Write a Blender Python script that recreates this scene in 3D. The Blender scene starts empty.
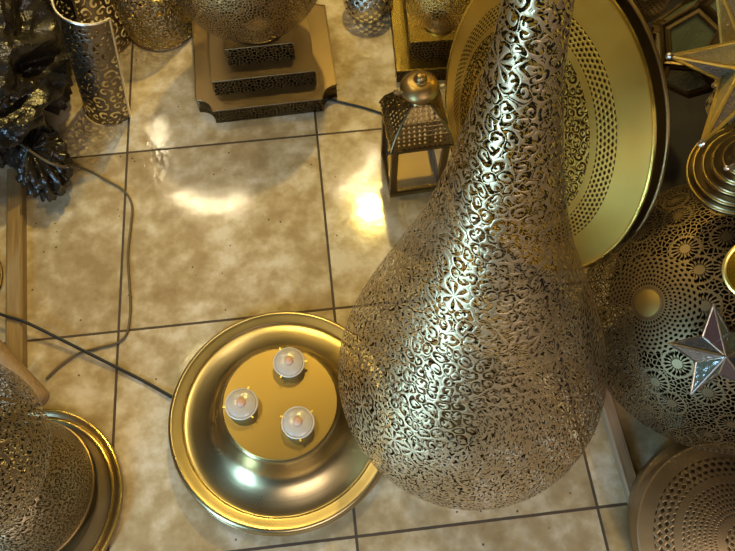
import bpy, math, random
from math import pi, sin, cos, radians
from mathutils import Vector, Matrix, noise
random.seed(7)
sc = bpy.context.scene
COL = sc.collection

# ------------------------------------------------------------------ camera
FPX, W, H = 651.457, 735.0, 551.0
CP = Vector((0.0156, -0.4550, 1.1376))
CR = (Matrix.Rotation(-0.1052, 3, 'Z') @ Matrix.Rotation(0.4277, 3, 'X') @ Matrix.Rotation(-0.0074, 3, 'Z'))
cam = bpy.data.cameras.new('camera'); camo = bpy.data.objects.new('camera', cam); COL.objects.link(camo)
cam.sensor_fit = 'HORIZONTAL'; cam.sensor_width = 36; cam.lens = FPX / W * 36; cam.clip_start = 0.02
camo.matrix_world = Matrix.Translation(CP) @ CR.to_4x4()
sc.camera = camo
RIGHT, UP, BACK = CR.col[0].copy(), CR.col[1].copy(), CR.col[2].copy()

def at(x, y, z):
    d = CR @ Vector(((x - W/2)/FPX, -(y - H/2)/FPX, -1.0))
    return CP + d * ((z - CP.z)/d.z)

# ------------------------------------------------------------------ node maths
class S:
    nt = None
    def __init__(s, sock): s.s = sock
    @staticmethod
    def m(op, *a, clamp=False):
        n = S.nt.nodes.new('ShaderNodeMath'); n.operation = op; n.use_clamp = clamp
        for i, v in enumerate(a):
            if isinstance(v, S): S.nt.links.new(v.s, n.inputs[i])
            else: n.inputs[i].default_value = v
        return S(n.outputs[0])
    def __add__(a, b): return S.m('ADD', a, b)
    __radd__ = __add__
    def __sub__(a, b): return S.m('SUBTRACT', a, b)
    def __rsub__(a, b): return S.m('SUBTRACT', b, a)
    def __mul__(a, b): return S.m('MULTIPLY', a, b)
    __rmul__ = __mul__
    def __truediv__(a, b): return S.m('DIVIDE', a, b)
    def __gt__(a, b): return S.m('GREATER_THAN', a, b)
    def __lt__(a, b): return S.m('LESS_THAN', a, b)
def fmin(a, b): return S.m('MINIMUM', a, b)
def fmax(a, b): return S.m('MAXIMUM', a, b)
def fabs_(a): return S.m('ABSOLUTE', a)
def fcos(a): return S.m('COSINE', a)
def fsin(a): return S.m('SINE', a)
def fatan2(a, b): return S.m('ARCTAN2', a, b)
def flen(a, b): return S.m('SQRT', a*a + b*b)
def ffract(a): return S.m('FRACT', a)
def ffloor(a): return S.m('FLOOR', a)
def fmix(f, a, b): return a*(1 - f) + b*f
def sep(v):
    n = S.nt.nodes.new('ShaderNodeSeparateXYZ'); S.nt.links.new(v, n.inputs[0])
    return S(n.outputs[0]), S(n.outputs[1]), S(n.outputs[2])
def comb(a, b, c=0.0):
    n = S.nt.nodes.new('ShaderNodeCombineXYZ')
    for i, v in enumerate((a, b, c)):
        if isinstance(v, S): S.nt.links.new(v.s, n.inputs[i])
        else: n.inputs[i].default_value = v
    return n.outputs[0]
def voro(vec, scale, feat='F1', dims='2D', rnd=1.0):
    n = S.nt.nodes.new('ShaderNodeTexVoronoi'); n.voronoi_dimensions = dims; n.feature = feat
    n.inputs['Scale'].default_value = scale; n.inputs['Randomness'].default_value = rnd
    S.nt.links.new(vec, n.inputs['Vector']); return n
def noi(vec, scale, detail=2.0, rough=0.5, dims='3D'):
    n = S.nt.nodes.new('ShaderNodeTexNoise'); n.noise_dimensions = dims
    n.inputs['Scale'].default_value = scale; n.inputs['Detail'].default_value = detail; n.inputs['Roughness'].default_value = rough
    if vec is not None: S.nt.links.new(vec, n.inputs['Vector'])
    return n
def ramp(f, stops):
    n = S.nt.nodes.new('ShaderNodeValToRGB'); S.nt.links.new(f.s if isinstance(f, S) else f, n.inputs[0])
    e = n.color_ramp.elements
    while len(e) < len(stops): e.new(0.5)
    for i, (p, c) in enumerate(stops): e[i].position = p; e[i].color = (*c, 1)
    return n.outputs[0]
def mixc(f, a, b):
    n = S.nt.nodes.new('ShaderNodeMix'); n.data_type = 'RGBA'
    for i, v in ((0, f), (6, a), (7, b)):
        if isinstance(v, S): S.nt.links.new(v.s, n.inputs[i])
        elif isinstance(v, tuple): n.inputs[i].default_value = (*v, 1)
        elif isinstance(v, (int, float)): n.inputs[i].default_value = v
        else: S.nt.links.new(v, n.inputs[i])
    return n.outputs[2]

def newmat(name):
    m = bpy.data.materials.new(name); m.use_nodes = True; nt = m.node_tree; S.nt = nt
    b = nt.nodes['Principled BSDF']; return m, nt, b
def setin(b, k, v):
    if isinstance(v, S): S.nt.links.new(v.s, b.inputs[k])
    elif isinstance(v, bpy.types.NodeSocket): S.nt.links.new(v, b.inputs[k])
    elif isinstance(v, tuple) and len(v) == 3: b.inputs[k].default_value = (*v, 1)
    else: b.inputs[k].default_value = v
def bump(b, h, strength, dist):
    n = S.nt.nodes.new('ShaderNodeBump'); n.inputs['Strength'].default_value = strength; n.inputs['Distance'].default_value = dist
    S.nt.links.new(h.s if isinstance(h, S) else h, n.inputs['Height']); S.nt.links.new(n.outputs[0], b.inputs['Normal'])
def objco():
    n = S.nt.nodes.new('ShaderNodeTexCoord'); return n.outputs['Object']
def uvco():
    n = S.nt.nodes.new('ShaderNodeTexCoord'); return n.outputs['UV']

def metal(name, col, col2, rough=0.3, bscale=60, bstr=0.15, spec=None, brush=0.0):
    m, nt, b = newmat(name); oc = objco()
    n1 = noi(oc, 9, 4, 0.6); n2 = noi(oc, bscale, 3, 0.6)
    setin(b, 'Base Color', mixc(S(n1.outputs[0]), col, col2)); setin(b, 'Metallic', 1.0)
    setin(b, 'Roughness', S(n1.outputs[0])*0.22 + (rough - 0.09))
    bump(b, S(n2.outputs[0]), bstr, 0.002)
    return m
def plain(name, col, rough=0.5, metallic=0.0, col2=None, scale=20, bstr=0.2):
    m, nt, b = newmat(name); oc = objco(); n1 = noi(oc, scale, 4, 0.6)
    setin(b, 'Base Color', mixc(S(n1.outputs[0]), col, col2 or tuple(c*0.7 for c in col)))
    setin(b, 'Roughness', rough); setin(b, 'Metallic', metallic); bump(b, S(n1.outputs[0]), bstr, 0.002)
    return m

def perf(name, col, col2, rough, pattern, edge=0.3, edged=0.0012, **kw):
    """sheet metal with cut-out openwork: pattern(uv) returns (field, inside) - a hole wherever field > 0"""
    m, nt, b = newmat(name); uv = uvco()
    fld = pattern(uv, **kw)
    hole = fld > 0.0
    n1 = noi(objco(), 14, 4, 0.6)
    inner = S(nt.nodes.new('ShaderNodeNewGeometry').outputs['Backfacing'])      # back faces darkened in colour for the shade inside the shells
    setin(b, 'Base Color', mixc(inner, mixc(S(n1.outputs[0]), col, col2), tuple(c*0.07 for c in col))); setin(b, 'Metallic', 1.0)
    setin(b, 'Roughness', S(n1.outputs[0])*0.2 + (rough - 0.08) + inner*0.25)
    h = S.m('MULTIPLY', fmax(fmin(fld*(-1.0), 0.3), 0.0), 3.3)
    bump(b, h, edge, edged)
    t = nt.nodes.new('ShaderNodeBsdfTransparent'); mx = nt.nodes.new('ShaderNodeMixShader')
    nt.links.new(hole.s, mx.inputs[0]); nt.links.new(b.outputs[0], mx.inputs[1]); nt.links.new(t.outputs[0], mx.inputs[2])
    nt.links.new(mx.outputs[0], nt.nodes['Material Output'].inputs[0])
    return m

# --- openwork patterns (units: metres on the sheet)
def warped(uv, scale, amt):
    n = noi(uv, scale*0.75, 1.5, 0.5)
    a, b_, _ = sep(n.outputs['Color']); u, v, _ = sep(uv)
    return u + (a - 0.5)*amt, v + (b_ - 0.5)*amt
def p_arab(uv, cell=0.0095, flower=0.05, thr=0.13, warp=0.006, vmin=None, vmax=None):
    u, v = warped(uv, 1.0/(cell*1.6), warp)
    wv = comb(u, v)
    de = S(voro(wv, 1/cell, 'DISTANCE_TO_EDGE').outputs['Distance'])
    net = de - thr
    # tendrils: half rings drawn round each small cell
    vs = voro(wv, 1/(cell*1.55)); px, py, _ = sep(vs.outputs['Position']); d1 = S(vs.outputs['Distance'])
    ang = fatan2(v - py, u - px) + S(vs.outputs['Color'])*9.0
    curl = fcos(ang + d1*9.0)*0.38 + fcos(d1*14.0)*0.42 + 0.10
    out = fmin(net*1.6, curl) if False else fmin(curl*0.5, (S(voro(wv, 1/(cell*1.55), 'DISTANCE_TO_EDGE').outputs['Distance']) - thr*0.55)*2)
    # flowers of leaf shaped cuts
    if flower:
        vf = voro(uv, 1/flower, rnd=0.55); fx, fy, _ = sep(vf.outputs['Position']); uu, vv, _ = sep(uv)
        r = S(vf.outputs['Distance']); a = fatan2(vv - fy, uu - fx)
        pet = fcos(a*8.0)*0.6 + 0.12 - fabs_(r - 0.20)*4.2
        isf = (r < 0.32)*(S(voro(uv, 1/flower, rnd=0.55).outputs['Color']) > 0.62)
        out = fmix(isf, out, pet*0.6)
    if vmin is not None: out = fmin(out, (v - vmin)*60.0)
    if vmax is not None: out = fmin(out, (vmax - v)*60.0)
    return out
def p_lace(uv, cell=0.007, thr=0.12, warp=0.004, **k):
    u, v = warped(uv, 1.0/(cell*2), warp)
    return (S(voro(comb(u, v), 1/cell, 'DISTANCE_TO_EDGE').outputs['Distance']) - thr)*1.5
def ringlat(r, a, dr, n, thr):
    """staggered drop holes on rings"""
    k = ffloor(r/dr); ph = k*pi
    return fcos(a*float(n) + ph)*0.5 + fcos((r/dr)*2*pi + pi)*0.5 - thr
def band(r, lo, hi): return (r > lo)*(r < hi)
def select(base, mask, val): return fmix(mask, base, val)
def p_disc(uv):            # big tray: arabesque centre, lattice band, plain rim
    u, v, _ = sep(uv); r = flen(u, v); a = fatan2(v, u)
    ar = p_arab(uv, cell=0.0070, flower=0.0, thr=0.06, warp=0.005)
    lat = ringlat(r, a, 0.0057, 124, 0.18)
    out = r*0.0 - 0.4
    out = select(out, band(r, 0.012, 0.158), ar)
    out = select(out, band(r, 0.112, 0.118), r*0.0 - 0.4)
    out = select(out, band(r, 0.168, 0.197), lat)
    return out
def p_rings(uv):           # small plain rimmed shade with rings of drop holes
    u, v, _ = sep(uv); r = flen(u, v); a = fatan2(v, u)
    out = r*0.0 - 0.4
    out = select(out, band(r, 0.0, 0.026), ringlat(r, a, 0.0065, 12, 0.35))
    out = select(out, band(r, 0.034, 0.085), ringlat(r, a, 0.0070, 64, 0.38))
    out = select(out, band(r, 0.0945, 0.1215), ringlat(r, a, 0.0090, 62, 0.25))
    return out
def p_dome(uv):            # dark globe: solid medallion, rings of seeds, rosettes all round
    u, v, _ = sep(uv); r = flen(u, v); a = fatan2(v, u)
    vf = voro(uv, 1/0.052, rnd=0.45); fx, fy, _ = sep(vf.outputs['Position'])
    d = S(vf.outputs['Distance']); fa = fatan2(v - fy, u - fx)
    ros = fcos(fa*18.0)*0.5 + fcos(d*2*pi/0.16 + 1.0)*0.55 - 0.38
    spokes = fcos(fa*16.0)*0.6 - fabs_(d - 0.25)*7.0 + 0.1
    net = p_lace(uv, cell=0.0062, thr=0.13, warp=0.002)
    out = select(net, d < 0.40, fmax(spokes, ros - 0.05))
    out = select(out, d < 0.13, r*0.0 - 0.4)
    out = select(out, band(r, 0.0, 0.068), ringlat(r, a, 0.0058, 44, 0.30))
    out = select(out, band(r, 0.0, 0.021), r*0.0 - 0.4)
    out = select(out, r > 0.40, r*0.0 - 0.4)
    out = select(out, band(r, 0.255, 0.30), ringlat(r, a, 0.008, 150, 0.2))
    return out
def p_cross(uv, cell=0.021, **k):
    u, v, _ = sep(uv)
    x = fabs_(ffract(u/cell + v/cell) - 0.5); y = fabs_(ffract(u/cell - v/cell) - 0.5)
    return fmax(fmin(0.36 - x, 0.13 - y), fmin(0.36 - y, 0.13 - x))*2.0
def p_dots(uv, cell=0.006, thr=0.55, **k):
    u, v, _ = sep(uv)
    return fcos((u + v)*(2*pi/cell/1.4))*0.5 + fcos((u - v)*(2*pi/cell/1.4))*0.5 - thr
def p_tri(uv, cell=0.013, **k):
    u, v, _ = sep(uv)
    fu = ffract(u/cell) - 0.5; fv = ffract(v/cell)
    return fmin(0.36 - fabs_(fu) - fv*0.45, fmin(fv - 0.2, 0.8 - fv))*1.5
def p_scroll(uv, cell=0.02, thr=0.1, **k):
    u, v = warped(uv, 30, 0.012)
    vs = voro(comb(u, v), 1/cell); px, py, _ = sep(vs.outputs['Position']); d = S(vs.outputs['Distance'])
    a = fatan2(v - py, u - px)
    de = S(voro(comb(u, v), 1/cell, 'DISTANCE_TO_EDGE').outputs['Distance'])
    return fmin(fcos(a + d*11.0) - thr, (de - 0.09)*5.0)*0.5

BRONZE = (0.36, 0.235, 0.095); BRONZE2 = (0.47, 0.33, 0.15)
GOLD = (0.76, 0.55, 0.11); GOLD2 = (0.84, 0.65, 0.18)
M = {}
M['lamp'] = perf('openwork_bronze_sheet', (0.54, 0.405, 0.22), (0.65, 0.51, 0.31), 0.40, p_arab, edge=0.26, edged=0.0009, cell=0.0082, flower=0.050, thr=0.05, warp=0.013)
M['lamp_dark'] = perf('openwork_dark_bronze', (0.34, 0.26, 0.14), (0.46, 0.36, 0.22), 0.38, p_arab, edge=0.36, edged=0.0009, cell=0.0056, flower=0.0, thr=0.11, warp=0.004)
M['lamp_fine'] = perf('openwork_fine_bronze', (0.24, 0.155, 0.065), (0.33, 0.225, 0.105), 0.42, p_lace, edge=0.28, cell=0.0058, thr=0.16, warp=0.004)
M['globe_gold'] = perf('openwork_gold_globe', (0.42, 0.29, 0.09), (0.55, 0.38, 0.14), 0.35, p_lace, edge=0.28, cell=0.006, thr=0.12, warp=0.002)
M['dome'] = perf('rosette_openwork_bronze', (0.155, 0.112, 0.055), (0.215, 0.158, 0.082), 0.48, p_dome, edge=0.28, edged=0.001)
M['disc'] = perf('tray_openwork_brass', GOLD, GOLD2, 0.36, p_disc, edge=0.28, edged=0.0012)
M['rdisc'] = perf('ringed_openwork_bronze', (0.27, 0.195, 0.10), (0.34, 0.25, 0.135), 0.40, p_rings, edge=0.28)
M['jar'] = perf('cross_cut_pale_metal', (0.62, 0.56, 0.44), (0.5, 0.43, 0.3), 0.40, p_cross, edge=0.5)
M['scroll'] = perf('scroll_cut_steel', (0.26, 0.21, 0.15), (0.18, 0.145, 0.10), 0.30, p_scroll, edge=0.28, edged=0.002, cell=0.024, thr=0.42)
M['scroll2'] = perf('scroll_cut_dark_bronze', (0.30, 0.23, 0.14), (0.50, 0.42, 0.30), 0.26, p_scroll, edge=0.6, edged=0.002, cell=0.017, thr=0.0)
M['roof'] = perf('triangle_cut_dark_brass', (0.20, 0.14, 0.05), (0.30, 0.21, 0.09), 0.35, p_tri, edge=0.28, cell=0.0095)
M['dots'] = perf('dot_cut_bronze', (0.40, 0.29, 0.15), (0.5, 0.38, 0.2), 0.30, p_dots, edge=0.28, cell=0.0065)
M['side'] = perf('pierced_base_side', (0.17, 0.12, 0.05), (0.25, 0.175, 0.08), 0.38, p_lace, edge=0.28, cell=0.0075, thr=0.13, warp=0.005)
M['brass'] = metal('polished_brass', GOLD, GOLD2, 0.22, 25, 0.05)
M['brass_dk'] = metal('aged_brass', (0.30, 0.205, 0.085), (0.42, 0.29, 0.12), 0.36, 60, 0.1)
M['ped'] = metal('dusty_brown_bronze', (0.19, 0.135, 0.07), (0.28, 0.20, 0.105), 0.42, 60, 0.1)
M['medal'] = metal('flat_gold_bronze', (0.26, 0.18, 0.055), (0.32, 0.225, 0.07), 0.55, 60, 0.1)
M['bronze'] = metal('dull_bronze', (0.30, 0.21, 0.11), (0.44, 0.32, 0.18), 0.40, 70, 0.15)
M['gilt'] = metal('bright_gilt', (0.95, 0.72, 0.16), (1.0, 0.80, 0.3), 0.38, 60, 0.05)
M['steel'] = metal('tin_strip', (0.55, 0.52, 0.48), (0.75, 0.72, 0.66), 0.28, 80, 0.1)
M['dark'] = metal('dark_patinated_brass', (0.10, 0.07, 0.035), (0.20, 0.14, 0.06), 0.38, 60, 0.1)
M['paledge'] = metal('worn_sheet_edge', (0.75, 0.66, 0.48), (0.85, 0.78, 0.6), 0.3, 60, 0.1)

def wood(name, c1, c2, axis=1):
    m, nt, b = newmat(name); oc = objco(); x, y, z = sep(oc)
    cs = [x*260.0, y*260.0, z*260.0]; cs[axis] = cs[axis]*0.05
    n = noi(comb(*cs), 1.0, 5, 0.65); setin(b, 'Base Color', mixc(S(n.outputs[0]), c1, c2)); setin(b, 'Roughness', 0.55); bump(b, S(n.outputs[0]), 0.3, 0.002)
    return m
M['wood'] = wood('weathered_pine', (0.10, 0.055, 0.02), (0.46, 0.32, 0.14))
M['wood2'] = wood('reddish_wood', (0.12, 0.065, 0.03), (0.46, 0.31, 0.17))

# tray base: spun brass with fine turning marks
def spun(name, c1, c2, rough):
    m, nt, b = newmat(name); oc = objco(); x, y, z = sep(oc); r = flen(x, y)
    n = noi(comb(r*500.0, z*300.0), 1.0, 3, 0.6); n2 = noi(oc, 7, 3, 0.55)
    setin(b, 'Base Color', mixc(S(n2.outputs[0]), c1, c2)); setin(b, 'Metallic', 1.0)
    setin(b, 'Roughness', S(n2.outputs[0])*0.2 + (rough - 0.1)); bump(b, S(n.outputs[0]), 0.12, 0.0006)
    return m
M['spun'] = spun('spun_brass', (0.42, 0.34, 0.18), (0.54, 0.445, 0.25), 0.30)
M['spun_top'] = spun('satin_brass_plate', (0.33, 0.23, 0.07), (0.40, 0.285, 0.10), 0.45)
M['ring_dk'] = spun('spun_dark_bronze', (0.17, 0.12, 0.06), (0.26, 0.19, 0.10), 0.30)
M['spun_dk'] = spun('spun_bronze', (0.30, 0.23, 0.12), (0.44, 0.34, 0.2), 0.30)

def glass(name, tint, rough, alpha, metallic=0.0, rip=0.4):
    m, nt, b = newmat(name); n = noi(objco(), 130, 2, 0.5)
    setin(b, 'Base Color', tint); setin(b, 'Roughness', rough); setin(b, 'Alpha', alpha); setin(b, 'Metallic', metallic)
    b.inputs['Specular IOR Level'].default_value = 0.9
    bump(b, S(n.outputs[0]), rip, 0.002); return m
M['g_green'] = glass('dark_green_glass', (0.10, 0.12, 0.08), 0.12, 0.82)
M['g_blue'] = glass('smoky_blue_glass', (0.04, 0.05, 0.07), 0.1, 0.9)
M['g_amber'] = glass('hammered_amber_glass', (0.46, 0.36, 0.14), 0.28, 0.88, 0.5, 1.6)
M['g_grey'] = glass('hammered_grey_glass', (0.27, 0.23, 0.18), 0.25, 0.9, 0.5, 1.6)
M['g_plum'] = glass('plum_glass', (0.07, 0.04, 0.04), 0.12, 0.92)
M['g_clear'] = glass('clear_lantern_glass', (0.6, 0.55, 0.4), 0.06, 0.12)
M['frost'] = glass('frosted_bulb_glass', (0.62, 0.56, 0.48), 0.25, 0.8)
M['g_lamp'] = M['g_clear']
M['white'] = plain('white_plastic', (0.75, 0.70, 0.60), 0.35)
M['peg'] = plain('pinkish_bulb_core', (0.75, 0.45, 0.30), 0.4)
M['cable'] = plain('black_cable_rubber', (0.015, 0.012, 0.01), 0.45)
M['cable2'] = plain('brown_cable', (0.13, 0.09, 0.045), 0.5)

def bagmat():
    m, nt, b = newmat('crumpled_black_polythene'); oc = objco()
    n = voro(oc, 22, 'F1', '3D'); n2 = noi(oc, 30, 4, 0.7)
    setin(b, 'Base Color', mixc(S(n2.outputs[0]), (0.008, 0.007, 0.005), (0.026, 0.019, 0.012))); setin(b, 'Roughness', 0.26)
    b.inputs['Specular IOR Level'].default_value = 0.5
    bump(b, S(n.outputs['Distance']) + S(n2.outputs[0])*0.6, 0.6, 0.008); return m
M['bag'] = bagmat()

def floormat():
    m, nt, b = newmat('cream_marbled_floor_tiles'); g = nt.nodes.new('ShaderNodeNewGeometry'); pos = g.outputs['Position']
    x, y, z = sep(pos)
    def line(c):
        return 0.5 - fabs_(ffract(c/0.4 + 0.0) - 0.5)
    wob = noi(pos, 60, 2, 0.5); w = S(wob.outputs[0])*0.001
    dx = line(x)*0.4; dy = line(y)*0.4
    d = fmin(dx, dy)
    gr = d < (w + 0.0019)
    tid = comb(ffloor(x/0.4), ffloor(y/0.4), 0.0)
    tn = nt.nodes.new('ShaderNodeTexWhiteNoise'); nt.links.new(tid, tn.inputs['Vector'])
    off = nt.nodes.new('ShaderNodeVectorMath'); off.operation = 'MULTIPLY_ADD'
    nt.links.new(tn.outputs['Color'], off.inputs[0]); off.inputs[1].default_value = (9, 9, 9); nt.links.new(pos, off.inputs[2])
    n1 = noi(off.outputs[0], 9, 3, 0.55); n2 = noi(off.outputs[0], 26, 3, 0.6); n3 = noi(off.outputs[0], 3.2, 2, 0.5)
    base = ramp(S(n1.outputs[0])*0.35 + S(n2.outputs[0])*0.5 + S(n3.outputs[0])*0.25, [(0.42, (0.33, 0.235, 0.115)), (0.52, (0.42, 0.32, 0.175)), (0.60, (0.54, 0.44, 0.28)), (0.68, (0.68, 0.60, 0.46))])  # tile marbling; its pale blotches also stand in for dappled lamp light
    sp = voro(pos, 38, 'F1', '3D'); spk = S(sp.outputs['Distance']) < 0.075
    sel = noi(pos, 6, 1, 0.5); spk = spk*(S(sel.outputs[0]) > 0.52)
    base = mixc(spk*0.85, base, (0.07, 0.04, 0.02))
    dirt = noi(pos, 14, 5, 0.7); dirtm = S.m('MULTIPLY', fmax(S(dirt.outputs[0]) - 0.60, 0.0), 2.0)
    base = mixc(dirtm, base, (0.22, 0.13, 0.06))
    setin(b, 'Base Color', mixc(gr, base, (0.07, 0.045, 0.025)))
    rr = noi(pos, 18, 4, 0.7)
    setin(b, 'Roughness', fmix(gr, S(rr.outputs[0])*0.16 + 0.03, 0.8 + w))
    b.inputs['Specular IOR Level'].default_value = 0.6
    hb = noi(pos, 34, 2, 0.5); hb2 = noi(pos, 260, 2, 0.6)
    bump(b, S(hb.outputs[0])*0.35 + S(hb2.outputs[0])*0.035 - gr*1.6, 0.35, 0.0016)
    return m
M['floor'] = floormat()

# ------------------------------------------------------------------ mesh builder
class MB:
    def __init__(s): s.v = []; s.f = []; s.uv = []
    def add(s, vs, fs, uvs=None):
        o = len(s.v); s.v += [tuple(v) for v in vs]
        for i, f in enumerate(fs):
            s.f.append([o + k for k in f])
            s.uv.append(uvs[i] if uvs else [(0.0, 0.0)]*len(f))
    def quad(s, a, b, c, d):
        a, b, c, d = map(Vector, (a, b, c, d)); w = (b - a).length; h = (d - a).length
        w2 = (c - d).length; sh = (w - w2)/2
        s.add([a, b, c, d], [(0, 1, 2, 3)], [[(-w/2, 0), (w/2, 0), (w/2 - sh, h), (-w/2 + sh, h)]])
    def box(s, c, d, rz=0.0, bev=0.0):
        cx, cy, cz = c; hx, hy, hz = d[0]/2, d[1]/2, d[2]/2
        vs = [Vector((sx*hx, sy*hy, sz*hz)) for sz in (-1, 1) for sx, sy in ((-1, -1), (1, -1), (1, 1), (-1, 1))]
        r = Matrix.Rotation(rz, 3, 'Z'); vs = [r @ v + Vector(c) for v in vs]
        for q in ((0, 3, 2, 1), (4, 5, 6, 7), (0, 1, 5, 4), (1, 2, 6, 5), (2, 3, 7, 6), (3, 0, 4, 7)): s.quad(*[vs[i] for i in q])
    def tube(s, pts, r, n=8, closed=False, cap=True):
        pts = [Vector(p) for p in pts]; N = len(pts); rings = []
        t0 = (pts[1] - pts[0]).normalized(); ref = Vector((0, 0, 1)) if abs(t0.z) < .9 else Vector((1, 0, 0))
        u = t0.cross(ref).normalized()
        for i, p in enumerate(pts):
            a = pts[(i - 1) % N] if (closed or i) else p; b_ = pts[(i + 1) % N] if (closed or i < N - 1) else p
            t = (b_ - a).normalized(); u = (u - t*u.dot(t)).normalized(); w = t.cross(u)
            rr = r[i] if isinstance(r, (list, tuple)) else r
            rings.append([p + rr*(u*cos(2*pi*k/n) + w*sin(2*pi*k/n)) for k in range(n)])
        vs = [v for q in rings for v in q]; fs = []
        for i in range(N if closed else N - 1):
            j = (i + 1) % N
            for k in range(n): fs.append((i*n + k, i*n + (k + 1) % n, j*n + (k + 1) % n, j*n + k))
        if cap and not closed: fs.append(tuple(range(n))[::-1]); fs.append(tuple((N - 1)*n + k for k in range(n)))
        s.add(vs, fs)
    def lathe(s, prof, n=96, a0=0.0, a1=2*pi, mode='wrap', face=0.0):
        """prof: (r, z). uv: wrap = (angle*r, arc length); azim = arc length as polar radius. The wrap seam lies opposite face."""
        full = abs(a1 - a0 - 2*pi) < 1e-6; arc = [0.0]
        for (r0, z0), (r1, z1) in zip(prof, prof[1:]): arc.append(arc[-1] + math.hypot(r1 - r0, z1 - z0))
        vs = []; fs = []; uvs = []
        if full: a0 = face - pi; a1 = face + pi
        A = [a0 + (a1 - a0)*k/n for k in range(n + 1)]; mid = (a0 + a1)/2
        m = n if full else n + 1
        for r, z in prof:
            for k in range(m): vs.append((r*cos(A[k]), r*sin(A[k]), z))
        def uvf(i, k):
            if mode == 'wrap': return ((A[k] - mid)*prof[i][0], arc[i])
            return (arc[i]*cos(A[k]), arc[i]*sin(A[k]))
        for i in range(len(prof) - 1):
            for k in range(n):
                k2 = (k + 1) % m if full else k + 1
                fs.append((i*m + k, i*m + k2, (i + 1)*m + k2, (i + 1)*m + k))
                uvs.append([uvf(i, k), uvf(i, k + 1), uvf(i + 1, k + 1), uvf(i + 1, k)])
        if prof[-1][1] < prof[0][1] - 1e-6: fs = [f[::-1] for f in fs]; uvs = [q[::-1] for q in uvs]
        s.add(vs, fs, uvs)
    def build(s, name, mat, parent=None, label=None, mtx=None, smooth=True, ang=35, loc=None):
        me = bpy.data.meshes.new(name)
        vs = [mtx @ Vector(v) for v in s.v] if mtx is not None else s.v
        me.from_pydata([tuple(v) for v in vs], [], s.f)
        ul = me.uv_layers.new(name='UVMap'); i = 0
        for q in s.uv:
            for c in q: ul.data[i].uv = c; i += 1
        me.materials.append(mat)
        if smooth:
            me.polygons.foreach_set('use_smooth', [True]*len(me.polygons)); me.set_sharp_from_angle(angle=radians(ang))
        o = bpy.data.objects.new(name, me); COL.objects.link(o)
        if parent: o.parent = parent
        if label: o['label'] = label
        if loc is not None: o.location = loc
        return o
def tag(o, label, cat, group=None):
    o['label'] = label; o['category'] = cat
    if group: o['group'] = group
    return o
def thing(name, label, cat, loc=(0, 0, 0), rot=None, group=None):
    o = bpy.data.objects.new(name, None); COL.objects.link(o); o.empty_display_size = 0.05
    if rot is not None: o.matrix_world = Matrix.Translation(Vector(loc)) @ rot.to_4x4()
    else: o.location = loc
    return tag(o, label, cat, group)
def axis_rot(d, face=None):
    """rotation taking +Z to d; local -Y looks towards `face` as well as it can"""
    d = Vector(d).normalized(); f = Vector(face) if face is not None else Vector((0, -1, 0))
    y = (-(f - d*f.dot(d)))
    if y.length < 1e-4: y = Vector((0, 1, 0)) - d*d.y
    y.normalize(); x = y.cross(d)
    return Matrix((x, y, d)).transposed()
def smoothpts(P, sub=10):
    P = [Vector(p) for p in P]; out = []
    for i in range(len(P) - 1):
        p0 = P[max(i - 1, 0)]; p1 = P[i]; p2 = P[i + 1]; p3 = P[min(i + 2, len(P) - 1)]
        for k in range(sub):
            t = k/sub
            out.append(0.5*((2*p1) + (p2 - p0)*t + (2*p0 - 5*p1 + 4*p2 - p3)*t*t + (3*p1 - p0 - 3*p2 + p3)*t**3))
    out.append(P[-1]); return out
def smoothprof(P, sub=8):
    return [(max(v.x, 0.0), v.y) for v in smoothpts([(a, b, 0) for a, b in P], sub)]
def ring(mb, r, z, t, n=72, seg=8):
    mb.tube([(r*cos(2*pi*k/n), r*sin(2*pi*k/n), z) for k in range(n)], t, seg, closed=True)
def sph(r, n=28, lo=0.0, hi=pi):     # from the top pole down
    return [(max(r*sin(lo + (hi - lo)*i/n), 0.0002), r*cos(lo + (hi - lo)*i/n)) for i in range(n + 1)]

# ------------------------------------------------------------------ floor
fl = MB(); fl.add([(-2.2, -1.6, 0), (2.2, -1.6, 0), (2.2, 2.6, 0), (-2.2, 2.6, 0)], [(0, 1, 2, 3)])
o = fl.build('floor', M['floor'], smooth=False); o['kind'] = 'structure'

# ------------------------------------------------------------------ the tall pear shaped lamp
ks = [-.19, -.17, -.12, -.06, 0, .07, .15, .24, .34, .45, .56, .68]
kr = [0.030, 0.098, 0.1525, 0.1845, 0.1930, 0.184, 0.157, 0.1205, 0.080, 0.0505, 0.0300, 0.0215]
LC = Vector((0.1915, -0.2015, 0.1940)); LD = Vector((-0.0204, 0.1767, 0.984))
LR = axis_rot(LD, CP - LC)
t = thing('pear_shaped_lamp', 'tall pear-shaped openwork metal lamp with long narrow neck, largest in the middle', 'lamp', LC - LD*0.19, LR)
P = smoothprof([(r, s + .19) for s, r in zip(ks, kr)], 8)
b = MB(); b.lathe(P, 160, face=-pi/2); b.build('openwork_shade', M['lamp'], t, ang=80)
b = MB(); ring(b, 0.031, 0.0, 0.0025); b.build('bottom_ring', M['dark'], t)
b = MB(); b.lathe([(0.0003, 0.0015), (0.031, 0.0015)], 48); b.build('bottom_light_stop', M['cable'], t)  # added black disc, stops floor light showing through the bottom opening
b = MB(); b.lathe(smoothprof([(0.0225, 0.865), (0.026, 0.872), (0.024, 0.885), (0.012, 0.893), (0.009, 0.91), (0.0005, 0.918)], 5), 40); b.build('neck_cap', M['brass_dk'], t)

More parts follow.
